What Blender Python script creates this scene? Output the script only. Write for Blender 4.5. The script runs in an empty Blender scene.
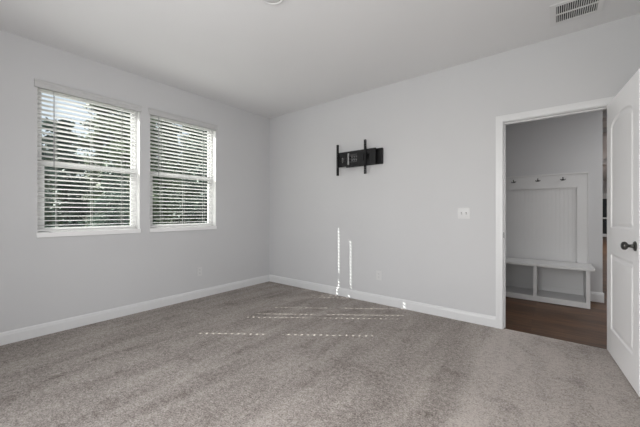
import bpy, bmesh, math, random
from mathutils import Vector, Matrix
PI = math.pi
S = bpy.context.scene
C = S.collection

# ------------------------------------------------------------------ camera
CAM = (3.790, -3.457, 1.15)
YAW = math.atan(235/300)
cd = bpy.data.cameras.new('camera'); cam = bpy.data.objects.new('camera', cd); C.objects.link(cam)
cd.sensor_width = 36; cd.lens = 300/640*36; cd.shift_y = -0.7/640; cd.clip_start = 0.05; cd.clip_end = 300
cam.location = CAM; cam.rotation_euler = (PI/2, 0, YAW)
S.camera = cam

# ------------------------------------------------------------------ world
W = bpy.data.worlds.new('world'); S.world = W; W.use_nodes = True
wn = W.node_tree.nodes; wl = W.node_tree.links
bg = wn['Background']
sky = wn.new('ShaderNodeTexSky'); sky.sky_type = 'NISHITA'; sky.sun_disc = False
sky.sun_elevation = math.radians(37.6); sky.sun_rotation = math.radians(215); sky.air_density = 1.0
sky.dust_density = 2.5; sky.ozone_density = 1.5
hs = wn.new('ShaderNodeHueSaturation'); hs.inputs['Saturation'].default_value = 0.45
wl.new(sky.outputs[0], hs.inputs['Color']); wl.new(hs.outputs[0], bg.inputs['Color'])
bg.inputs['Strength'].default_value = 0.21

# ------------------------------------------------------------------ sun
AZ = math.radians(35.95); EL = math.radians(35.9)
sd = bpy.data.lights.new('sun', 'SUN'); so = bpy.data.objects.new('sun', sd); C.objects.link(so)
sdir = Vector((math.cos(AZ)*math.cos(EL), math.sin(AZ)*math.cos(EL), -math.sin(EL)))
so.rotation_euler = sdir.to_track_quat('-Z', 'Y').to_euler(); so.location = (-20, -15, 18)
sd.energy = 13.0; sd.angle = math.radians(0.15); sd.color = (1.0, 0.97, 0.92)

# ------------------------------------------------------------------ added fill lights, no visible source (behind the camera, hall, living room)
def area(name, loc, target, sx, sy, power, col=(1, 1, 1)):
    l = bpy.data.lights.new(name, 'AREA'); l.shape = 'RECTANGLE'; l.size = sx; l.size_y = sy
    l.energy = power; l.color = col
    o = bpy.data.objects.new(name, l); C.objects.link(o); o.location = loc
    o.rotation_euler = (Vector(target) - Vector(loc)).to_track_quat('-Z', 'Y').to_euler()
    return o
area('rear_fill', (2.60, -4.08, 1.45), (2.60, 0, 1.45), 2.3, 1.8, 56)  # added soft fill from behind the camera, not a known window
area('hall_fill', (5.6, 1.1, 2.70), (5.6, 1.1, 0), 1.0, 1.0, 26)  # added ceiling-height panel that brightens the hall
area('living_room_fill', (7.0, 9.0, 2.70), (7.0, 9.0, 0), 1.6, 5.0, 240)  # added ceiling-height panel that brightens the far room, kept out of view

S.view_settings.view_transform = 'Standard'; S.view_settings.look = 'None'
S.view_settings.gamma = 1.0; S.view_settings.use_curve_mapping = False
S.view_settings.exposure = 0.04

# ================================================================== materials
def new_mat(name, col, rough=0.6, metal=0.0, spec=0.5):
    m = bpy.data.materials.new(name); m.use_nodes = True
    b = m.node_tree.nodes['Principled BSDF']
    b.inputs['Base Color'].default_value = (*col, 1); b.inputs['Roughness'].default_value = rough
    b.inputs['Metallic'].default_value = metal; b.inputs['Specular IOR Level'].default_value = spec
    return m, m.node_tree.nodes, m.node_tree.links, b

def painted(name, col, rough, scale=220, bump=0.06, var=0.02, spec=0.3):
    m, n, l, b = new_mat(name, col, rough, 0, spec)
    tc = n.new('ShaderNodeTexCoord')
    nz = n.new('ShaderNodeTexNoise'); nz.inputs['Scale'].default_value = scale; nz.inputs['Detail'].default_value = 3
    l.new(tc.outputs['Object'], nz.inputs['Vector'])
    bp = n.new('ShaderNodeBump'); bp.inputs['Strength'].default_value = bump; bp.inputs['Distance'].default_value = 0.002
    l.new(nz.outputs['Fac'], bp.inputs['Height']); l.new(bp.outputs['Normal'], b.inputs['Normal'])
    n2 = n.new('ShaderNodeTexNoise'); n2.inputs['Scale'].default_value = 1.5
    l.new(tc.outputs['Object'], n2.inputs['Vector'])
    rp = n.new('ShaderNodeValToRGB')
    rp.color_ramp.elements[0].color = (*[c*(1-var) for c in col], 1); rp.color_ramp.elements[1].color = (*[min(1, c*(1+var)) for c in col], 1)
    l.new(n2.outputs['Fac'], rp.inputs['Fac']); l.new(rp.outputs['Color'], b.inputs['Base Color'])
    return m

M_wall = painted('wall_paint', (0.61, 0.612, 0.62), 0.75)
M_ceil = painted('ceiling_paint', (0.76, 0.76, 0.765), 0.9, 120, 0.1)
M_trim = painted('trim_paint', (0.73, 0.735, 0.74), 0.35, 60, 0.02, 0.01, 0.5)
M_door = painted('door_paint', (0.93, 0.93, 0.935), 0.4, 90, 0.03, 0.01, 0.5)
M_bench = painted('bench_paint', (0.70, 0.70, 0.70), 0.4, 60, 0.02, 0.01, 0.5)
M_vinyl = painted('window_vinyl', (0.74, 0.74, 0.74), 0.35, 40, 0.01, 0.01, 0.5)
M_slat = painted('blind_slat', (0.72, 0.72, 0.715), 0.4, 40, 0.01, 0.01, 0.5)
M_sill = painted('sill_paint', (0.90, 0.90, 0.90), 0.4, 60, 0.02, 0.01, 0.5)
M_valance = painted('blind_valance', (0.54, 0.54, 0.54), 0.5, 40, 0.01, 0.01)
M_plate = painted('plate_plastic', (0.66, 0.66, 0.66), 0.35, 40, 0.01, 0.01, 0.5)
M_platedark = painted('plate_slots', (0.30, 0.30, 0.30), 0.5, 40, 0.01, 0.01)
M_vent = painted('vent_metal', (0.72, 0.72, 0.72), 0.45, 40, 0.01, 0.01)
M_dark = painted('duct_shade', (0.03, 0.03, 0.03), 0.9, 40, 0.01, 0.01)
M_black = painted('mount_black', (0.008, 0.008, 0.009), 0.6, 300, 0.05, 0.05, 0.4)
M_black2 = painted('mount_grey', (0.05, 0.05, 0.052), 0.35, 300, 0.05, 0.05, 0.5)
M_steel = new_mat('mount_steel', (0.35, 0.35, 0.36), 0.35, 0.8)[0]
M_bronze = new_mat('dark_nickel', (0.09, 0.088, 0.085), 0.28, 0.9)[0]
M_wand = painted('wand_plastic', (0.42, 0.42, 0.43), 0.3, 40, 0.01, 0.01)
M_cord = painted('blind_cord', (0.82, 0.82, 0.80), 0.8, 40, 0.01, 0.01)

def carpet():
    m, n, l, b = new_mat('carpet', (0.3, 0.27, 0.25), 1.0, 0, 0.05)
    tc = n.new('ShaderNodeTexCoord')
    def noise(scale, detail=2, rough=0.5, vec=None, dist=0):
        z = n.new('ShaderNodeTexNoise'); z.inputs['Scale'].default_value = scale; z.inputs['Detail'].default_value = detail
        z.inputs['Roughness'].default_value = rough; z.inputs['Distortion'].default_value = dist
        l.new(vec or tc.outputs['Object'], z.inputs['Vector']); return z
    def mth(op, a, c):
        k = n.new('ShaderNodeMath'); k.operation = op
        for i, v in enumerate((a, c)):
            if isinstance(v, (int, float)): k.inputs[i].default_value = v
            else: l.new(v, k.inputs[i])
        return k.outputs[0]
    tuft = noise(105, 3, 0.7)                       # the yarn tufts
    tuft2 = noise(34, 3, 0.65)
    # vacuum tracks: stretched noise running towards the door
    mp = n.new('ShaderNodeMapping'); mp.inputs['Scale'].default_value = (4.2, 0.7, 1)
    l.new(tc.outputs['Object'], mp.inputs['Vector'])
    track = noise(1.5, 3, 0.5, mp.outputs[0], 0.4)
    patch = noise(1.6, 2, 0.5, None, 0.6)
    foot = noise(5.5, 1, 0.4, None, 0.3)
    # swept area in front of the doorway: pile leans the other way and reads lighter
    sep = n.new('ShaderNodeSeparateXYZ'); l.new(tc.outputs['Object'], sep.inputs[0])
    edge = mth('ADD', mth('MULTIPLY', sep.outputs['X'], 1.0), mth('MULTIPLY', sep.outputs['Y'], 0.02))
    edge = mth('ADD', edge, mth('MULTIPLY', foot.outputs['Fac'], 0.10))
    mr = n.new('ShaderNodeMapRange'); mr.inputs['From Min'].default_value = 3.31; mr.inputs['From Max'].default_value = 3.38
    l.new(edge, mr.inputs['Value'])
    v = mth('MULTIPLY', mth('SUBTRACT', tuft.outputs['Fac'], 0.5), 1.9)
    v = mth('ADD', v, mth('MULTIPLY', mth('SUBTRACT', tuft2.outputs['Fac'], 0.5), 1.0))
    v = mth('ADD', v, mth('MULTIPLY', mth('SUBTRACT', track.outputs['Fac'], 0.5), 0.62))
    v = mth('ADD', v, mth('MULTIPLY', mth('SUBTRACT', patch.outputs['Fac'], 0.5), 0.25))
    v = mth('ADD', v, mth('MULTIPLY', mr.outputs[0], 0.22))
    ft = n.new('ShaderNodeMapRange'); ft.inputs['From Min'].default_value = 0.60; ft.inputs['From Max'].default_value = 0.68
    l.new(foot.outputs['Fac'], ft.inputs['Value'])
    v = mth('SUBTRACT', v, mth('MULTIPLY', ft.outputs[0], 0.10))
    v = mth('ADD', v, 0.50)
    rp = n.new('ShaderNodeValToRGB'); e = rp.color_ramp.elements
    e[0].position = 0.1; e[0].color = (0.165, 0.143, 0.130, 1)
    e[1].position = 0.9; e[1].color = (0.53, 0.485, 0.452, 1)
    l.new(v, rp.inputs['Fac']); l.new(rp.outputs['Color'], b.inputs['Base Color'])
    bp = n.new('ShaderNodeBump'); bp.inputs['Strength'].default_value = 0.8; bp.inputs['Distance'].default_value = 0.008
    l.new(tuft.outputs['Fac'], bp.inputs['Height']); l.new(bp.outputs['Normal'], b.inputs['Normal'])
    return m
M_carpet = carpet()

def wood():
    m, n, l, b = new_mat('wood_planks', (0.1, 0.05, 0.03), 0.42, 0, 0.4)
    tc = n.new('ShaderNodeTexCoord')
    br = n.new('ShaderNodeTexBrick'); br.inputs['Scale'].default_value = 1; br.inputs['Brick Width'].default_value = 1.2
    br.inputs['Row Height'].default_value = 0.13; br.inputs['Mortar Size'].default_value = 0.0015; br.offset = 0.37
    br.inputs['Color1'].default_value = (0.060, 0.028, 0.013, 1); br.inputs['Color2'].default_value = (0.150, 0.076, 0.038, 1)
    br.inputs['Mortar'].default_value = (0.02, 0.012, 0.008, 1)
    l.new(tc.outputs['Object'], br.inputs['Vector'])
    mp = n.new('ShaderNodeMapping'); mp.inputs['Scale'].default_value = (1.5, 22, 1); l.new(tc.outputs['Object'], mp.inputs['Vector'])
    nz = n.new('ShaderNodeTexNoise'); nz.inputs['Scale'].default_value = 2.5; nz.inputs['Detail'].default_value = 5; nz.inputs['Distortion'].default_value = 0.8
    l.new(mp.outputs[0], nz.inputs['Vector'])
    rp = n.new('ShaderNodeValToRGB'); rp.color_ramp.elements[0].position = 0.3; rp.color_ramp.elements[0].color = (0.38, 0.38, 0.38, 1)
    rp.color_ramp.elements[1].position = 0.7; rp.color_ramp.elements[1].color = (1.5, 1.45, 1.35, 1); l.new(nz.outputs['Fac'], rp.inputs['Fac'])
    mx = n.new('ShaderNodeMix'); mx.data_type = 'RGBA'; mx.blend_type = 'MULTIPLY'; mx.inputs['Factor'].default_value = 1
    l.new(br.outputs['Color'], mx.inputs['A']); l.new(rp.outputs['Color'], mx.inputs['B']); l.new(mx.outputs['Result'], b.inputs['Base Color'])
    return m
M_wood = wood()

def glass(name='window_glass'):
    m = bpy.data.materials.new(name); m.use_nodes = True; n = m.node_tree.nodes; l = m.node_tree.links
    n.remove(n['Principled BSDF']); out = n['Material Output']
    t = n.new('ShaderNodeBsdfTransparent'); t.inputs['Color'].default_value = (0.93, 0.95, 0.94, 1)
    g = n.new('ShaderNodeBsdfGlossy'); g.inputs['Roughness'].default_value = 0.02
    lw_ = n.new('ShaderNodeLayerWeight'); lw_.inputs['Blend'].default_value = 0.5
    pw = n.new('ShaderNodeMath'); pw.operation = 'POWER'; pw.inputs[1].default_value = 4; l.new(lw_.outputs['Facing'], pw.inputs[0])
    fr = n.new('ShaderNodeMath'); fr.operation = 'MULTIPLY_ADD'; fr.inputs[1].default_value = 0.4; fr.inputs[2].default_value = 0.03; l.new(pw.outputs[0], fr.inputs[0])
    mx = n.new('ShaderNodeMixShader'); l.new(fr.outputs[0], mx.inputs[0]); l.new(t.outputs[0], mx.inputs[1]); l.new(g.outputs[0], mx.inputs[2])
    l.new(mx.outputs[0], out.inputs['Surface']); return m
M_glass = glass()
M_darkglass = new_mat('dark_glass', (0.03, 0.035, 0.04), 0.1, 0, 0.5)[0]

def leafmat(name, c1, c2):
    m, n, l, b = new_mat(name, c1, 0.55, 0, 0.35)
    tc = n.new('ShaderNodeTexCoord'); nz = n.new('ShaderNodeTexNoise'); nz.inputs['Scale'].default_value = 2.2; nz.inputs['Detail'].default_value = 4
    l.new(tc.outputs['Object'], nz.inputs['Vector'])
    rp = n.new('ShaderNodeValToRGB'); rp.color_ramp.elements[0].position = 0.35; rp.color_ramp.elements[1].position = 0.68
    rp.color_ramp.elements[0].color = (*c1, 1); rp.color_ramp.elements[1].color = (*c2, 1)
    l.new(nz.outputs['Fac'], rp.inputs['Fac']); l.new(rp.outputs['Color'], b.inputs['Base Color'])
    return m
M_leaf = leafmat('leaves_green', (0.06, 0.088, 0.055), (0.20, 0.26, 0.15))
M_leaf2 = leafmat('leaves_blue_green', (0.058, 0.090, 0.078), (0.18, 0.25, 0.20))
M_leaf3 = leafmat('leaves_olive', (0.09, 0.105, 0.05), (0.24, 0.24, 0.13))
M_bark = leafmat('bark', (0.03, 0.026, 0.022), (0.09, 0.08, 0.07))
M_grass = leafmat('grass', (0.05, 0.07, 0.03), (0.13, 0.14, 0.07))

# ================================================================== helpers
def tag(o, label=None, cat=None, group=None, kind=None):
    if label: o['label'] = label
    if cat: o['category'] = cat
    if group: o['group'] = group
    if kind: o['kind'] = kind
    return o
def box(bm, x0, x1, y0, y1, z0, z1, mat=None):
    vs = [bm.verts.new(p) for p in ((x0,y0,z0),(x1,y0,z0),(x1,y1,z0),(x0,y1,z0),(x0,y0,z1),(x1,y0,z1),(x1,y1,z1),(x0,y1,z1))]
    if mat is not None:
        for v in vs: v.co = mat @ v.co
    for f in ((3,2,1,0),(4,5,6,7),(0,1,5,4),(1,2,6,5),(2,3,7,6),(3,0,4,7)): bm.faces.new([vs[i] for i in f])
def lathe(bm, prof, n=24, mat=None):
    """prof: list of (radius, height) about local z"""
    rings = []
    for r, h in prof:
        ring = []
        for i in range(n):
            a = 2*PI*i/n; p = Vector((r*math.cos(a), r*math.sin(a), h))
            ring.append(bm.verts.new(mat @ p if mat is not None else p))
        rings.append(ring)
    for a, c in zip(rings, rings[1:]):
        for i in range(n): bm.faces.new((a[i], a[(i+1) % n], c[(i+1) % n], c[i]))
    bm.faces.new(rings[0][::-1]); bm.faces.new(rings[-1])
def prism(bm, pts, axis, a0, a1):
    """extrude a 2-D outline along axis"""
    def P(p, a):
        return {'x': (a, p[0], p[1]), 'y': (p[0], a, p[1]), 'z': (p[0], p[1], a)}[axis]
    A = [bm.verts.new(P(p, a0)) for p in pts]; B = [bm.verts.new(P(p, a1)) for p in pts]
    n = len(pts)
    bm.faces.new(A); bm.faces.new(B[::-1])
    for i in range(n): bm.faces.new((A[i], B[i], B[(i+1) % n], A[(i+1) % n]))
def tube(bm, pts, r, n=8):
    pts = [Vector(p) for p in pts]; rings = []
    for i, p in enumerate(pts):
        d = (pts[min(i+1, len(pts)-1)] - pts[max(i-1, 0)]).normalized()
        u = d.orthogonal().normalized() if not rings else (pu - d*pu.dot(d)).normalized()
        pu = u; v = d.cross(u); rr = r[i] if isinstance(r, (list, tuple)) else r
        rings.append([bm.verts.new(p + rr*(math.cos(2*PI*k/n)*u + math.sin(2*PI*k/n)*v)) for k in range(n)])
    for a, c in zip(rings, rings[1:]):
        for i in range(n): bm.faces.new((a[i], a[(i+1) % n], c[(i+1) % n], c[i]))
    bm.faces.new(rings[0][::-1]); bm.faces.new(rings[-1])
def obj(name, bm, mat, parent=None, bevel=0, smooth=False):
    bmesh.ops.recalc_face_normals(bm, faces=bm.faces[:])
    if bevel: bmesh.ops.bevel(bm, geom=bm.edges[:], offset=bevel, segments=2, affect='EDGES', clamp_overlap=True)
    me = bpy.data.meshes.new(name); bm.to_mesh(me); bm.free(); me.materials.append(mat)
    if smooth:
        for p in me.polygons: p.use_smooth = True
    o = bpy.data.objects.new(name, me); C.objects.link(o)
    if parent: o.parent = parent
    return o
def bobj(name, boxes, mat, parent=None, bevel=0):
    bm = bmesh.new()
    for b in boxes: box(bm, *b)
    return obj(name, bm, mat, parent, bevel)
def empty(name, loc=(0, 0, 0), rz=0):
    o = bpy.data.objects.new(name, None); C.objects.link(o); o.location = loc; o.rotation_euler = (0, 0, rz); o.empty_display_size = 0.1
    return o
def struct(o, label): return tag(o, label, None, None, 'structure')

# ================================================================== the room
RX, RY, H = 4.36, -3.95, 2.74          # room spans x 0..RX, y RY..0
WT = 0.12                              # partition thickness
OZ0, OZ1 = 0.965, 2.375                # window opening height
WIN = [(-2.884, -2.005), (-1.896, -1.014)]
DX0, DX1, DH = 3.388, 4.168, 2.045     # door opening
struct(bobj('floor', [(0, RX, RY, 0.012, -0.1, 0)], M_carpet), 'grey-brown carpet floor')
struct(bobj('floor_hall', [(3.0, 8.0, 0.0121, 16.4, -0.1, -0.006)], M_wood), 'dark wood plank floor of the hall')
struct(bobj('ceiling', [(-0.15, RX+0.12, RY-0.12, 0.0, H, H+0.1)], M_ceil), 'white painted bedroom ceiling')
struct(bobj('ceiling_hall', [(2.9, 8.0, 0.12, 16.4, H, H+0.1)], M_ceil), 'white hall ceiling')
lw = []
ys = [RY-0.12, WIN[0][0], WIN[0][1], WIN[1][0], WIN[1][1], 0.12]
for i in range(5):
    if i % 2 == 0: lw.append((-0.15, 0, ys[i], ys[i+1], 0, H))
    else: lw += [(-0.15, 0, ys[i], ys[i+1], 0, OZ0-0.035), (-0.15, 0, ys[i], ys[i+1], OZ1, H)]
struct(bobj('wall_left', lw, M_wall), 'light grey window wall')
struct(bobj('wall_back', [(0, DX0-0.018, 0, WT, 0, H), (DX0-0.018, DX1+0.018, 0, WT, DH+0.018, H), (DX1+0.018, RX+0.12, 0, WT, 0, H)], M_wall), 'light grey wall with the doorway')
struct(bobj('wall_right', [(RX, RX+0.12, RY-0.12, 0, 0, H)], M_wall), 'light grey wall behind the open door')
RWX = (1.5, 3.9); RWZ = (0.5, 2.4)  # opening made up to let the rear fill light in
struct(bobj('wall_rear', [(0, RWX[0], RY-0.12, RY, 0, H), (RWX[1], RX, RY-0.12, RY, 0, H), (RWX[0], RWX[1], RY-0.12, RY, 0, RWZ[0]), (RWX[0], RWX[1], RY-0.12, RY, RWZ[1], H)], M_wall), 'light grey wall behind the camera')
# hall and living room shell
HW = 1.80
struct(bobj('wall_hall', [(3.0, 4.27, HW, HW+WT, 0, H)], M_wall), 'grey hall wall behind the bench')
struct(bobj('wall_hall_left', [(2.88, 3.0, 0.12, HW+WT, 0, H)], M_wall), 'grey end wall of the hall')
struct(bobj('wall_living_left', [(3.88, 4.0, HW+WT, 16.4, 0, H)], M_wall), 'left wall of the far room')
struct(bobj('wall_living_right', [(8.0, 8.12, 0.0, 16.4, 0, H)], M_wall), 'right wall of the far room')
struct(bobj('wall_hall_front', [(RX+0.12, 8.0, 0.0, WT, 0, H)], M_wall), 'hall wall beside the bedroom')
struct(bobj('wall_living_back', [(4.0, 8.0, 16.3, 16.42, 0, H)], M_wall), 'far wall of the far room')
for i, (y, w) in enumerate(((3.0, 0.25), (4.2, 0.35), (8.6, 0.6))):
    struct(bobj('trim_%d' % (i+5), [(4.0, 8.0, y, y+w, H-0.10 if i < 2 else H-0.16, H)], M_wall), 'dropped ceiling beam in the far room, number %s from the hall' % ('one', 'two', 'three')[i])

def baseboard(name, p0, p1, inward, label, h=0.11, t=0.014):
    """profiled board along p0-p1; inward = unit vector away from the wall"""
    p0 = Vector((*p0, 0)); p1 = Vector((*p1, 0)); n = Vector((*inward, 0))
    prof = [(0, 0), (t, 0), (t, h-0.03), (t*0.8, h-0.022), (t*0.75, h-0.012), (t*0.4, h-0.003), (0, h)]
    bm = bmesh.new()
    A = [bm.verts.new(p0 + n*a + Vector((0, 0, z))) for a, z in prof]; B = [bm.verts.new(p1 + n*a + Vector((0, 0, z))) for a, z in prof]
    k = len(prof); bm.faces.new(A); bm.faces.new(B[::-1])
    for i in range(k): bm.faces.new((A[i], B[i], B[(i+1) % k], A[(i+1) % k]))
    return struct(obj(name, bm, M_trim), label)
baseboard('baseboard_left', (0, RY), (0, 0), (1, 0), 'white baseboard under the windows')
baseboard('baseboard_back', (0.014, 0), (DX0-0.058, 0), (0, -1), 'white baseboard between the corner and the doorway')
baseboard('baseboard_right', (RX, RY), (RX, 0), (-1, 0), 'white baseboard behind the door')
baseboard('baseboard_rear', (0.014, RY), (RX-0.014, RY), (0, 1), 'white baseboard on the wall behind the camera')
baseboard('baseboard_hall', (4.135, HW), (4.284, HW), (0, -1), 'white baseboard right of the hall bench', 0.125)
baseboard('baseboard_hall_end', (4.27, HW+0.0), (4.27, HW+WT), (1, 0), 'white baseboard round the end of the hall wall', 0.125)
baseboard('baseboard_living', (4.0, 16.3), (8.0, 16.3), (0, -1), 'white baseboard of the far wall')

# door casing and jambs (bedroom side, hall side)
def casing(name, yf, sgn, label, right=True):
    w = 0.058; g = 0.006
    bm = bmesh.new()
    x0, x1 = DX0-g, DX1+g
    def strip(xa, xb, za, zb):
        y0, y1 = sorted((yf, yf+sgn*0.016)); box(bm, xa, xb, y0, y1, za, zb)
    strip(x0-w, x0, 0, DH+g+w); strip(x1, x1+w, 0, DH+g+w); strip(x0, x1, DH+g, DH+g+w)
    def bead(xa, xb, za, zb):
        y0, y1 = sorted((yf+sgn*0.016, yf+sgn*0.021)); box(bm, xa, xb, y0, y1, za, zb)
    bead(x0-w, x0-w+0.02, 0, DH+g+w); bead(x1+w-0.02, x1+w, 0, DH+g+w); bead(x0-w+0.02, x1+w-0.02, DH+g+w-0.02, DH+g+w)
    return struct(obj(name, bm, M_trim, None, 0.0015), label)
casing('trim_1', 0, -1, 'white casing around the doorway')
casing('trim_2', WT, 1, 'white casing on the hall side of the doorway')
jm = struct(bobj('trim_3', [(DX0-0.018, DX0, 0, WT, 0, DH+0.018), (DX1, DX1+0.018, 0, WT, 0, DH+0.018), (DX0, DX1, 0, WT, DH, DH+0.018),
                       (DX0, DX0+0.011, 0.04, 0.075, 0, DH), (DX1-0.011, DX1, 0.04, 0.075, 0, DH), (DX0+0.011, DX1-0.011, 0.04, 0.075, DH-0.011, DH)], M_trim, None, 0.001), 'white door jamb and stops')
bobj('strike_plate', [(DX0, DX0+0.002, 0.006, 0.032, 0.900, 0.955)], M_black, jm)['label'] = 'dark metal strike plate'
struct(bobj('trim_4', [(DX0, DX1, 0.008, 0.018, -0.005, 0.001)], M_carpet), 'carpet edge tucked at the doorway')

# ------------------------------------------------------------------ windows
def window(idx, y0, y1, label):
    root = struct(empty('window_%d' % idx, (-0.1, (y0+y1)/2, OZ0)), label)
    def part(name, boxes, mat, parent=root, bev=0.0015):
        o = bobj(name, [(a+0.1, b+0.1, c-(y0+y1)/2, d-(y0+y1)/2, e-OZ0, f-OZ0) for a, b, c, d, e, f in boxes], mat, parent, bev)
        return o
    fx0, fx1 = -0.148, -0.080; w = 0.028
    part('window_frame', [(fx0, fx1, y0, y0+w, OZ0, OZ1), (fx0, fx1, y1-w, y1, OZ0, OZ1), (fx0, fx1, y0+w, y1-w, OZ0, OZ0+0.012), (fx0, fx1, y0+w, y1-w, OZ1-w, OZ1)], M_vinyl)
    a, b = y0+w, y1-w; zm = 1.625
    def sash(xa, xb, za, zb, sw, rb, rt):
        s = part('sash', [(xa, xb, a, a+sw, za, zb), (xa, xb, b-sw, b, za, zb), (xa, xb, a+sw, b-sw, za, za+rb), (xa, xb, a+sw, b-sw, zb-rt, zb)], M_vinyl)
        xm = (xa+xb)/2
        g = part('pane', [(xm-0.002, xm+0.002, a+sw, b-sw, za+rb, zb-rt)], M_glass, root, 0); 
        g.parent = s
        return s
    sash(-0.138, -0.114, zm-0.02, OZ1-w, 0.022, 0.035, 0.03)
    lo = sash(-0.110, -0.086, OZ0+0.012, zm+0.03, 0.038, 0.028, 0.045)
    k = part('sash_lock', [(-0.086, -0.072, (y0+y1)/2-0.03, (y0+y1)/2+0.03, zm+0.012, zm+0.026)], M_vinyl); k.parent = lo
    # white returns lining the recess and the sill board
    part('recess_lining', [(-0.080, 0.0, y0, y0+0.003, OZ0, OZ1-0.003), (-0.080, 0.0, y1-0.003, y1, OZ0, OZ1-0.006), (-0.080, 0.0, y0, y1, OZ1-0.003, OZ1)], M_vinyl, root, 0)
    part('window_sill', [(-0.148, 0.0, y0+0.0005, y1-0.0005, OZ0-0.0345, OZ0), (0.0005, 0.014, y0-0.004, y1+0.004, OZ0-0.046, OZ0)], M_sill, root, 0.002)
window(1, *WIN[0], 'left of the two white windows')
window(2, *WIN[1], 'right of the two white windows, nearer the room corner')

# ------------------------------------------------------------------ blinds
SLAT_W, PITCH, TILT = 0.050, 0.0445, math.radians(8)
def make_slat_bm(L, holes):
    """2-inch slat with the routed cord holes; local y along the slat, x across"""
    bm = bmesh.new(); hw = 0.010; hl = 0.011; t = 0.0013
    ycuts = [-L/2]
    for h in holes: ycuts += [h-hl, h+hl]
    ycuts.append(L/2)
    xs = [-SLAT_W/2, -hw, hw, SLAT_W/2]
    R = Matrix.Rotation(-TILT, 4, 'Y')
    crown = lambda x: 0.0018*(1-(2*x/SLAT_W)**2)
    xx = [-0.025, -0.015, -hw, hw, 0.015, 0.025]
    grid = {}
    def V(i, j, s):
        if (i, j, s) not in grid:
            x = xx[i]; grid[i, j, s] = bm.verts.new(R @ Vector((x, ycuts[j], crown(x)+s*t)))
        return grid[i, j, s]
    hole = lambda i, j: 0 <= i < 5 and 0 <= j < len(ycuts)-1 and (i == 2 and j % 2 == 1)
    inside = lambda i, j: 0 <= i < 5 and 0 <= j < len(ycuts)-1 and not hole(i, j)
    for i in range(5):
        for j in range(len(ycuts)-1):
            if not inside(i, j): continue
            for s in (-1, 1):
                bm.faces.new((V(i, j, s), V(i+1, j, s), V(i+1, j+1, s), V(i, j+1, s)))
            if not inside(i-1, j): bm.faces.new((V(i, j, -1), V(i, j+1, -1), V(i, j+1, 1), V(i, j, 1)))
            if not inside(i+1, j): bm.faces.new((V(i+1, j, -1), V(i+1, j+1, -1), V(i+1, j+1, 1), V(i+1, j, 1)))
            if not inside(i, j-1): bm.faces.new((V(i, j, -1), V(i+1, j, -1), V(i+1, j, 1), V(i, j, 1)))
            if not inside(i, j+1): bm.faces.new((V(i, j+1, -1), V(i+1, j+1, -1), V(i+1, j+1, 1), V(i, j+1, 1)))
    return bm
def blind(y0, y1, label, wand_y):
    y1 -= 0.032; ym = (y0+y1)/2; L = (y1-y0) - 0.012
    root = tag(empty('window_blind', (-0.028, ym, OZ1)), label, 'blind')
    lad = (-L/2+0.135, L/2-0.135)
    def part(name, boxes, mat, bev=0.001, parent=root):
        return bobj(name, [(a+0.028, b+0.028, c-ym, d-ym, e-OZ1, f-OZ1) for a, b, c, d, e, f in boxes], mat, parent, bev)
    bm = bmesh.new()      # valance with a small crown profile, in front of the wall plane
    pr = [(0.002, 2.318), (0.016, 2.318), (0.018, 2.330), (0.018, 2.362), (0.024, 2.372), (0.026, 2.388), (0.002, 2.388)]
    prism(bm, [(a+0.028, z-OZ1) for a, z in pr], 'y', y0-0.02-ym, y1+0.044-ym)
    obj('valance', bm, M_valance, root)
    part('headrail', [(-0.055, -0.002, y0+0.012, y1-0.012, OZ1-0.052, OZ1-0.008)], M_slat)
    ztop = OZ1-0.075; zbot = OZ0+0.066
    n = int(round((ztop-zbot)/PITCH))+1; pitch = (ztop-zbot)/(n-1)
    first = None
    for i in range(n):
        if first is None: s = first = obj('slat', make_slat_bm(L, [lad[0], lad[1]]), M_slat, root)
        else: s = first.copy(); C.objects.link(s); s.parent = root
        s.location = (0, 0, ztop-i*pitch-OZ1)
    part('bottom_rail', [(-0.053, -0.003, ym-L/2, ym+L/2, OZ0+0.012, OZ0+0.030)], M_slat, 0.003)
    for y in (lad[0], 0.0, lad[1]):
        bm = bmesh.new()
        for dx in (-0.0262, 0.0262):
            tube(bm, [(dx, y, -0.05), (dx, y, zbot-0.04-OZ1)], 0.0011, 5)
        o = obj('ladder_cord', bm, M_cord, root)
    bm = bmesh.new(); yy = wand_y-ym
    tube(bm, [(0.034, yy, -0.06), (0.036, yy, -0.10), (0.036, yy, -0.74)], [0.002, 0.004, 0.0042], 8)
    tube(bm, [(0.036, yy, -0.74), (0.036, yy, -0.79)], [0.0055, 0.0045], 8)
    obj('tilt_wand', bm, M_wand, root, 0, True)['label'] = 'grey tilt wand'
    return root
blind(*WIN[0], 'white slatted blind in the left window, bright sky showing through its upper corner', -2.765)
blind(*WIN[1], 'white slatted blind in the right window, nearest the room corner', -1.80)

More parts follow.
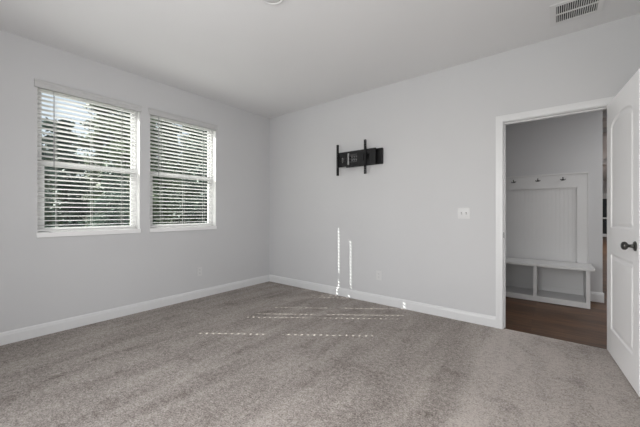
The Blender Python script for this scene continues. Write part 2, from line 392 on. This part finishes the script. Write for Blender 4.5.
# ------------------------------------------------------------------ the open bedroom door
def sm(t): t = max(0, min(1, t)); return t*t*(3-2*t)
def make_door():
    Wd, Hd, T = 0.775, 2.03, 0.035
    root = struct(empty('door_1', (DX1-0.002, -0.004, 0.012), 0), 'white two-panel door standing open into the room')
    # local: leaf runs along -y from the hinge; visible (hall) face at x = -T
    root.rotation_euler = (0, 0, math.radians(5.1))
    st = 0.115
    def relief(y, z):
        best = 0
        for k, (za, zb) in enumerate(((0.205, 0.815), (1.02, 1.80))):
            ztop = zb + (0.085*math.sqrt(max(0, 1-((y-Wd/2)/(Wd/2-st))**2)) if k else 0)
            dd = min(y-st, Wd-st-y, z-za, (ztop-z)*(1 if not k else 0.9))
            if dd > 0:
                if dd < 0.012: g = -0.008*sm(dd/0.012)
                elif dd < 0.022: g = -0.008
                elif dd < 0.05: g = -0.008+0.006*sm((dd-0.022)/0.028)
                else: g = -0.002
                best = g
        return best
    bm = bmesh.new(); ny, nz = 150, 330; front = []; back = []
    for j in range(nz+1):
        z = Hd*j/nz; rf = []; rb = []
        for i in range(ny+1):
            y = Wd*i/ny; r = relief(y, z)
            rf.append(bm.verts.new((-T-r, -y, z))); rb.append(bm.verts.new((r, -y, z)))
        front.append(rf); back.append(rb)
    for j in range(nz):
        for i in range(ny):
            bm.faces.new((front[j][i], front[j][i+1], front[j+1][i+1], front[j+1][i]))
            bm.faces.new((back[j][i], back[j+1][i], back[j+1][i+1], back[j][i+1]))
    for j in range(nz):
        for i in (0, ny): bm.faces.new((front[j][i], front[j+1][i], back[j+1][i], back[j][i]))
    for i in range(ny):
        for j in (0, nz): bm.faces.new((front[j][i], front[j][i+1], back[j][i+1], back[j][i]))
    leaf = obj('door_leaf', bm, M_door, root)
    hz = 0.925; hy = -(Wd-0.066)
    for sgn, x0 in ((-1, -T), (1, 0)):
        M = Matrix.Translation((x0, hy, hz)) @ Matrix.Rotation(sgn*PI/2, 4, 'Y')
        bm = bmesh.new(); lathe(bm, [(0.031, 0), (0.031, 0.004), (0.028, 0.008), (0.016, 0.010), (0.012, 0.013), (0.010, 0.030), (0.013, 0.036),
                        (0.022, 0.040), (0.0265, 0.047), (0.027, 0.054), (0.024, 0.061), (0.016, 0.066), (0.006, 0.068)], 28, M)
        obj('door_knob', bm, M_bronze, root, 0, True)['label'] = 'dark metal door knob'
    bobj('latch_plate', [(-T/2-0.0125, -T/2+0.0125, -Wd-0.0012, -Wd+0.001, hz-0.028, hz+0.028), (-T/2-0.006, -T/2+0.006, -Wd-0.009, -Wd, hz-0.007, hz+0.007)], M_bronze, root)
    for z in (0.25, 1.02, 1.78):
        bm = bmesh.new(); tube(bm, [(0.004, 0.004, z-0.045), (0.004, 0.004, z+0.045)], 0.0055, 10)
        obj('hinge', bm, M_bronze, root)
make_door()

# ------------------------------------------------------------------ wall plates
def plate_xz(name, cx, cz, w, h, label, cat, kind):
    root = tag(empty(name, (cx, 0, cz)), label, cat)
    bobj('cover_plate', [(-w/2, w/2, -0.006, -0.0002, -h/2, h/2)], M_plate, root, 0.002)
    return root
sw = plate_xz('light_switch', 3.027, 1.145, 0.118, 0.116, 'white double toggle light switch plate left of the doorway', 'light switch', 0)
for dx in (-0.023, 0.023):
    t = bobj('toggle', [(dx-0.006, dx+0.006, -0.008, -0.006, -0.013, 0.013)], M_platedark, sw)
    bm = bmesh.new(); box(bm, -0.004, 0.004, -0.014, 0, -0.006, 0.006, Matrix.Translation((dx, -0.006, 0)) @ Matrix.Rotation(0.5, 4, 'X'))
    obj('lever', bm, M_plate, t)
def outlet(loc, rz, label):
    root = tag(empty('wall_outlet', loc, rz), label, 'outlet')
    bobj('cover_plate', [(-0.036, 0.036, -0.006, -0.0002, -0.058, 0.058)], M_plate, root, 0.002)
    for z in (-0.021, 0.021):
        bm = bmesh.new(); pts = [(0.0165*math.cos(a)*1.0, z+0.0145*math.sin(a)) for a in [2*PI*i/16 for i in range(16)]]
        prism(bm, pts, 'y', -0.0075, -0.006); s = obj('socket', bm, M_plate, root)
        bobj('slots', [(-0.0075, -0.0045, -0.0079, -0.0075, z-0.002, z+0.008), (0.0045, 0.0075, -0.0079, -0.0075, z-0.002, z+0.008), (-0.0025, 0.0025, -0.0079, -0.0075, z-0.011, z-0.006)], M_platedark, s)
    return root
outlet((2.032, 0, 0.355), 0, 'white wall outlet low on the back wall below the TV mount')
outlet((0, -1.265, 0.355), PI/2, 'white wall outlet under the right window')

# ------------------------------------------------------------------ ceiling vent
vt = tag(empty('ceiling_vent', (3.922, -0.395, H)), 'white rectangular ceiling air vent with two rows of louvres, near the doorway', 'vent')
a, b = 0.125, 0.122; A, B = 0.165, 0.162
bobj('frame', [(-A, -a, -B, B, -0.008, -0.0005), (a, A, -B, B, -0.008, -0.0005), (-a, a, b, B, -0.008, -0.0005), (-a, a, -B, -b, -0.008, -0.0005)], M_vent, vt, 0.002)
bobj('backing', [(-a, a, -b, b, -0.0015, -0.0005)], M_dark, vt)['label'] = 'dark sheet standing in for the shade inside the duct'  # flat black sheet paints the shade behind the louvres
bobj('centre_bar', [(-a, a, -0.0065, 0.0065, -0.009, -0.002)], M_vent, vt)
for row in (-1, 1):
    for i in range(19):
        x = -a + (i+0.5)*2*a/19
        bm = bmesh.new(); M = Matrix.Translation((x, row*0.064, -0.0055)) @ Matrix.Rotation(row*0+0.9, 4, 'Y')
        box(bm, -0.004, 0.004, -0.057, 0.057, -0.0006, 0.0006, M); obj('louvre', bm, M_vent, vt)

# ------------------------------------------------------------------ ceiling disc
dc = tag(empty('ceiling_light', (2.165, -1.955, H)), 'round white flush ceiling light, unlit, at the top edge of the photo', 'ceiling light')
bm = bmesh.new(); lathe(bm, [(0.098, -0.0005), (0.098, -0.006), (0.092, -0.016), (0.080, -0.018), (0.076, -0.012), (0.074, -0.010)], 40)
obj('trim_ring', bm, M_vent, dc, 0, True)
bm = bmesh.new(); lathe(bm, [(0.0735, -0.009), (0.072, -0.013), (0.05, -0.0155), (0.02, -0.017)], 40)
obj('diffuser', bm, painted('diffuser_plastic', (0.62, 0.62, 0.62), 0.4, 40, 0.01, 0.01), dc, 0, True)

# ------------------------------------------------------------------ TV wall mount
tv = tag(empty('tv_wall_mount', (1.78, 0, 1.86)), 'black metal TV wall mount with two upright rails', 'tv mount')
def mb(name, boxes, mat, bev=0.002, parent=tv, label=None):
    o = bobj(name, [(p[0]-1.78, p[1]-1.78, p[2], p[3], p[4]-1.86, p[5]-1.86) for p in boxes], mat, parent, bev)
    if label: o['label'] = label
    return o
# wall plate: a pan with flanges
mb('wall_plate', [(1.60, 2.095, -0.006, -0.0005, 1.765, 1.965), (1.60, 2.095, -0.032, -0.006, 1.955, 1.965), (1.60, 2.095, -0.032, -0.006, 1.765, 1.775),
                  (2.089, 2.095, -0.050, -0.006, 1.775, 1.955), (1.60, 1.606, -0.032, -0.006, 1.775, 1.955)], M_black)
# folding arms
for z in (1.80, 1.90):
    mb('arm', [(1.60, 2.02, -0.050, -0.034, z, z+0.034)], M_black, 0.004)
    mb('arm', [(1.52, 1.97, -0.072, -0.054, z+0.002, z+0.034)], M_black, 0.004)
for x in (1.535, 2.00):
    bm = bmesh.new(); tube(bm, [(x-1.78, -0.052, -0.075), (x-1.78, -0.052, 0.09)], 0.011, 14); obj('pivot', bm, M_black, tv, 0, True)
# front cross plate with windows
F0, F1 = -0.096, -0.080
mb('cross_plate', [(1.475, 2.035, F0, F1, 1.925, 1.962), (1.475, 2.035, F0, F1, 1.765, 1.795), (1.475, 1.520, F0, F1, 1.795, 1.925),
                   (1.580, 1.640, F0, F1, 1.795, 1.925), (1.765, 1.860, F0, F1, 1.795, 1.925), (1.945, 2.035, F0, F1, 1.795, 1.925),
                   (1.520, 1.580, F0, F1, 1.795, 1.82), (1.52, 1.58, F0, F1, 1.89, 1.925), (1.86, 1.945, F0, F1, 1.795, 1.82), (1.86, 1.945, F0, F1, 1.90, 1.925)], M_black, 0.0015)
mb('tilt_bracket', [(1.628, 1.652, F0-0.012, F0, 1.785, 1.935)], M_steel, 0.002, tv, 'grey metal tilt bracket')
for i in range(3):
    for z in (1.845, 1.885):
        bm = bmesh.new(); M = Matrix.Translation((1.685+i*0.032-1.78, F1+0.004, z-1.86)) @ Matrix.Rotation(PI/2, 4, 'X'); lathe(bm, [(0.009, 0), (0.009, 0.010), (0.005, 0.013)], 6, M)
        obj('bolt', bm, M_steel, tv)['label'] = 'grey bolt head'
mb('support_bar', [(1.640, 1.765, F1-0.008, F1+0.002, 1.855, 1.872), (1.640, 1.765, F1-0.008, F1+0.002, 1.815, 1.835), (1.640, 1.765, F1-0.008, F1+0.002, 1.895, 1.925)], M_black2)
mb('pivot_housing', [(1.535, 1.57, -0.09, -0.06, 1.835, 1.872)], M_black2)
mb('level_lever', [(1.60, 1.72, -0.100, -0.084, 1.750, 1.764)], M_black, 0.003)
# upright rails with slots
for x, w, z0, z1 in ((1.472, 0.026, 1.652, 2.068), (1.895, 0.026, 1.645, 2.078)):
    bx = []; y0, y1 = -0.120, -0.098
    bx.append((x-w/2, x-w/2+0.006, y0, y1, z0, z1)); bx.append((x+w/2-0.006, x+w/2, y0, y1, z0, z1))
    n = 14
    for i in range(n+1):
        z = z0+(z1-z0-0.012)*i/n; bx.append((x-w/2+0.006, x+w/2-0.006, y0, y0+0.004, z, z+0.012))
    bx.append((x-w/2+0.006, x+w/2-0.006, y0+0.004, y0+0.008, 1.76, 1.96))
    mb('upright_rail', bx, M_black, 0)
mb('end_cap', [(1.452, 1.462, -0.110, -0.070, 1.752, 1.966)], M_black, 0.003)

# ------------------------------------------------------------------ hall bench with hooks
BX0, BX1, BF = 3.03, 4.122, 1.350
bn = tag(empty('hall_tree', ((BX0+BX1)/2, BF, 0)), 'white built-in hall bench with beadboard back, cubbies and coat hooks, seen through the doorway', 'bench')
ox, oy = (BX0+BX1)/2, BF
def pb(name, boxes, mat=M_bench, bev=0.0015, parent=bn):
    return bobj(name, [(p[0]-ox, p[1]-ox, p[2]-oy, p[3]-oy, p[4], p[5]) for p in boxes], mat, parent, bev)
HB = HW-0.001
PT = 1.665
pb('seat', [(BX0-0.02, BX1+0.04, BF-0.025, HB-0.021, 0.455, 0.488)], bev=0.003)
pb('side_panel', [(BX1-0.038, BX1, BF, HB, 0.0, 0.454)])
pb('side_panel', [(BX0, BX0+0.038, BF, HB, 0.0, 0.454)])
pb('divider', [(3.566, 3.604, BF, HB-0.02, 0.066, 0.454)])
pb('base_shelf', [(BX0+0.0385, BX1-0.0385, BF, HB-0.02, 0.0, 0.0655)])
pb('cubby_back', [(BX0+0.0385, BX1-0.0385, HB-0.019, HB, 0.0, 0.454)])
pb('cubby_trim', [(BX0+0.0385, 3.5655, HB-0.030, HB-0.0195, 0.066, 0.135), (3.6045, BX1-0.0385, HB-0.030, HB-0.0195, 0.066, 0.135)])
# backboard: frame stiles/rails, beadboard field, cap
PY = HB-0.020
pb('back_frame', [(4.030, BX1, PY, HB, 0.489, PT), (BX0, 3.125, PY, HB, 0.489, PT), (3.125, 4.030, PY, HB, 1.500, PT)])
pb('cap_moulding', [(BX0-0.01, BX1+0.012, PY-0.010, HB, PT, PT+0.022), (BX1, BX1+0.012, PY-0.004, HB, 0.489, PT)], bev=0.003)
pb('inner_moulding', [(4.018, 4.030, PY-0.006, HB-0.006, 0.489, 1.488), (3.125, 3.137, PY-0.006, HB-0.006, 0.489, 1.488), (3.125, 4.030, PY-0.006, HB-0.006, 1.488, 1.500)], bev=0.002)
bm = bmesh.new(); x = 3.137; pitch = 0.0441
pts = []
while x < 4.017:
    pts += [(x, HB-0.006), (x+0.004, HB-0.0075), (x+pitch-0.004, HB-0.0075)]; x += pitch
pts += [(4.018, HB-0.006), (4.018, HB-0.0005), (3.137, HB-0.0005)]
prism(bm, [(p[0]-ox, p[1]-oy) for p in pts], 'z', 0.489, 1.488)
obj('beadboard', bm, M_bench, bn)
for hx in (3.312, 3.600, 3.874):
    bm = bmesh.new(); X = 0; Y = 0; z = 0
    lathe(bm, [(0.016, 0), (0.016, 0.003), (0.011, 0.007)], 16, Matrix.Rotation(PI/2, 4, 'X'))
    for s in (-1, 1):
        tube(bm, [(X, Y-0.008, z-0.005), (X+s*0.012, Y-0.028, z-0.016), (X+s*0.024, Y-0.042, z-0.012), (X+s*0.031, Y-0.046, z+0.004)], [0.006, 0.0055, 0.005, 0.007], 8)
    tube(bm, [(X, Y-0.008, z+0.008), (X, Y-0.030, z+0.014), (X, Y-0.050, z+0.022), (X, Y-0.058, z+0.036)], [0.0065, 0.0055, 0.0055, 0.0085], 8)
    bmesh.ops.scale(bm, vec=(0.85, 0.85, 0.72), verts=bm.verts[:]); bmesh.ops.translate(bm, vec=(hx-ox, PY-oy, 1.602), verts=bm.verts[:])
    obj('coat_hook', bm, M_bronze, bn, 0, True)['label'] = 'dark metal coat hook'

# ------------------------------------------------------------------ glazed door on the far wall
dr = struct(empty('door_2', (5.66, 16.3, 0)), 'dark glazed door in the far room')
bobj('door_frame', [(-0.50, -0.42, -0.05, -0.001, 0.0, 2.08), (0.42, 0.5, -0.05, -0.001, 0, 2.08), (-0.42, 0.42, -0.05, -0.001, 2.0, 2.08), (-0.42, 0.42, -0.04, -0.001, 0.0, 0.14),
                    (-0.42, 0.42, -0.04, -0.001, 0.86, 0.93)], M_trim, dr)
bobj('pane', [(-0.42, 0.42, -0.03, -0.002, 0.14, 0.86), (-0.42, 0.42, -0.03, -0.002, 0.93, 1.82)], M_darkglass, dr)
bobj('top_panel', [(-0.42, 0.42, -0.03, -0.002, 1.82, 2.0)], M_trim, dr)

# ================================================================== outside
struct(bobj('bounce_slab', [(-4.6, -0.16, -7.5, 4.0, -0.35, -0.30)], painted('concrete', (0.45, 0.445, 0.42), 0.9, 30, 0.3, 0.08)), 'pale concrete slab added out of view to bounce sunlight in through the windows')  # unseen slab added to throw sunlight up through the blinds
gm = bmesh.new(); box(gm, -60, -0.16, -40, 50, -0.5, -0.35)
struct(obj('ground', gm, M_grass), 'grass ground outside the windows')
rnd = random.Random(7)
def tree_meshes(seed, height, spread, base, nleaf, leaf, bark, size):
    r = random.Random(seed)
    bm = bmesh.new()
    trunk = [(0, 0, 0), (r.uniform(-.1, .1), r.uniform(-.1, .1), height*.3), (r.uniform(-.25, .25), r.uniform(-.25, .25), height*.6), (r.uniform(-.3, .3), r.uniform(-.3, .3), height*.93)]
    tube(bm, trunk, [0.15, 0.12, 0.085, 0.03], 8)
    tips = []
    for k in range(26):
        f = base + (1-base)*k/26; z = height*f*0.95
        i = min(2, int(f*3.1)); t0 = Vector(trunk[i]); t1 = Vector(trunk[i+1]); p0 = t0 + (t1-t0)*max(0, min(1, (z-t0.z)/(t1.z-t0.z)))
        a = k*2.4 + r.uniform(-.4, .4); ln = spread*(1.05-0.75*max(0, (f-base)/(1-base))**1.6)*r.uniform(.6, 1.1)
        d = Vector((math.cos(a), math.sin(a), r.uniform(.05, .5)))
        mid = p0 + d*ln*.55; end = p0 + d*ln + Vector((0, 0, -0.1*ln))
        tube(bm, [p0, mid, end], [0.045, 0.028, 0.008], 5); tips += [(p0+d*ln*.4, ln), (mid, ln), (p0+d*ln*.8, ln), (end, ln)]
    wood = bm
    lm = bmesh.new()
    for _ in range(nleaf):
        c, ln = r.choice(tips); rad = 0.22+0.20*ln
        p = c + Vector((r.gauss(0, 1), r.gauss(0, 1), r.gauss(0, .7)))*rad*0.55
        if p.z < 0.15: continue
        u = Vector((r.gauss(0, 1), r.gauss(0, 1), r.gauss(0, 1))).normalized(); v = u.orthogonal().normalized()
        w = u.cross(v); s = size*r.uniform(.6, 1.4)
        vs = [lm.verts.new(p+q) for q in (-u*s, v*s*.45-u*s*.1, u*s, -v*s*.45-u*s*.1+w*s*.2)]
        lm.faces.new(vs)
    return wood, lm, leaf, bark
protos = {}
def tree(kind, x, y, sc, rz, label):
    name, seed, hgt, spr, base, nl, leaf, size = kind
    root = tag(empty(name, (x, y, -0.35), rz), label, 'tree', 'trees outside the windows'); root.scale = (sc, sc, sc)
    if name not in protos:
        w, lf, ml, mk = tree_meshes(seed, hgt, spr, base, nl, leaf, M_bark, size)
        protos[name] = (obj('trunk', w, mk, root), obj('foliage', lf, ml, root))
    else:
        for o in protos[name]:
            c = o.copy(); C.objects.link(c); c.parent = root
LT = ('leafy_tree', 3, 8.0, 1.25, 0.10, 11000, M_leaf, 0.10)
BT = ('evergreen_tree', 5, 7.0, 1.25, 0.05, 11000, M_leaf2, 0.10)
BU = ('bush', 9, 3.2, 1.25, 0.03, 7000, M_leaf3, 0.10)
ST = ('sparse_tree', 12, 7.5, 1.25, 0.15, 3000, M_leaf2, 0.11)
spots = [(LT, -9.0, 1.5, 0.90, 0.8, 'leafy green tree outside at the right side of the left window, nearest the house'),
         (BT, -9.2, 4.7, 1.05, 1.1, 'blue-green tree outside in the right window, nearest the house'),
         (ST, -9.3, -1.6, 0.62, 2.0, 'thin sparse tree outside at the left edge of the left window'),
         (LT, -13.4, -0.9, 0.58, 0.4, 'small leafy tree in the middle distance of the left window'),
         (BT, -6.0, -0.5, 0.42, 0.4, 'small blue-green tree close outside the left window, low in its lower sash'),
         (LT, -13.2, 2.7, 0.95, 3.0, 'leafy green tree in the middle distance, seen past the strip of wall between the windows'),
         (LT, -13.4, 6.4, 1.05, 4.0, 'leafy green tree in the middle distance of the right window')]
for s in spots: tree(*s)
words = ['first', 'second', 'third', 'fourth', 'fifth', 'sixth', 'seventh', 'eighth', 'ninth']
for (x, y, sc), w in zip([(-17.6, -5.4, .95), (-17.6, -2.4, .92), (-17.6, 1.0, .98), (-17.6, 4.6, 1.1), (-17.6, 8.7, 1.1), (-17.6, 12.8, 1.1)], words):
    tree(BT, x, y, sc, rnd.uniform(0, 6), 'distant evergreen tree outside in the fourth row from the house, %s from the left' % w)
for (x, y, sc), w in zip([(-28, -7.6, 1.05), (-28, -3.6, 1.15), (-28, 0.4, 1.4), (-28, 5.6, 1.6), (-28, 11.4, 1.6), (-28, 17.2, 1.6)], words):
    tree(LT, x, y, sc, rnd.uniform(0, 6), 'distant leafy tree outside in the rearmost row, %s from the left' % w)
for i, w in enumerate(words):
    tree(BU, -22.5+(i % 2)*0.6, -5.0+i*3.1, 0.85, rnd.uniform(0, 6), 'low olive bush behind all the trees outside, %s from the left' % w)
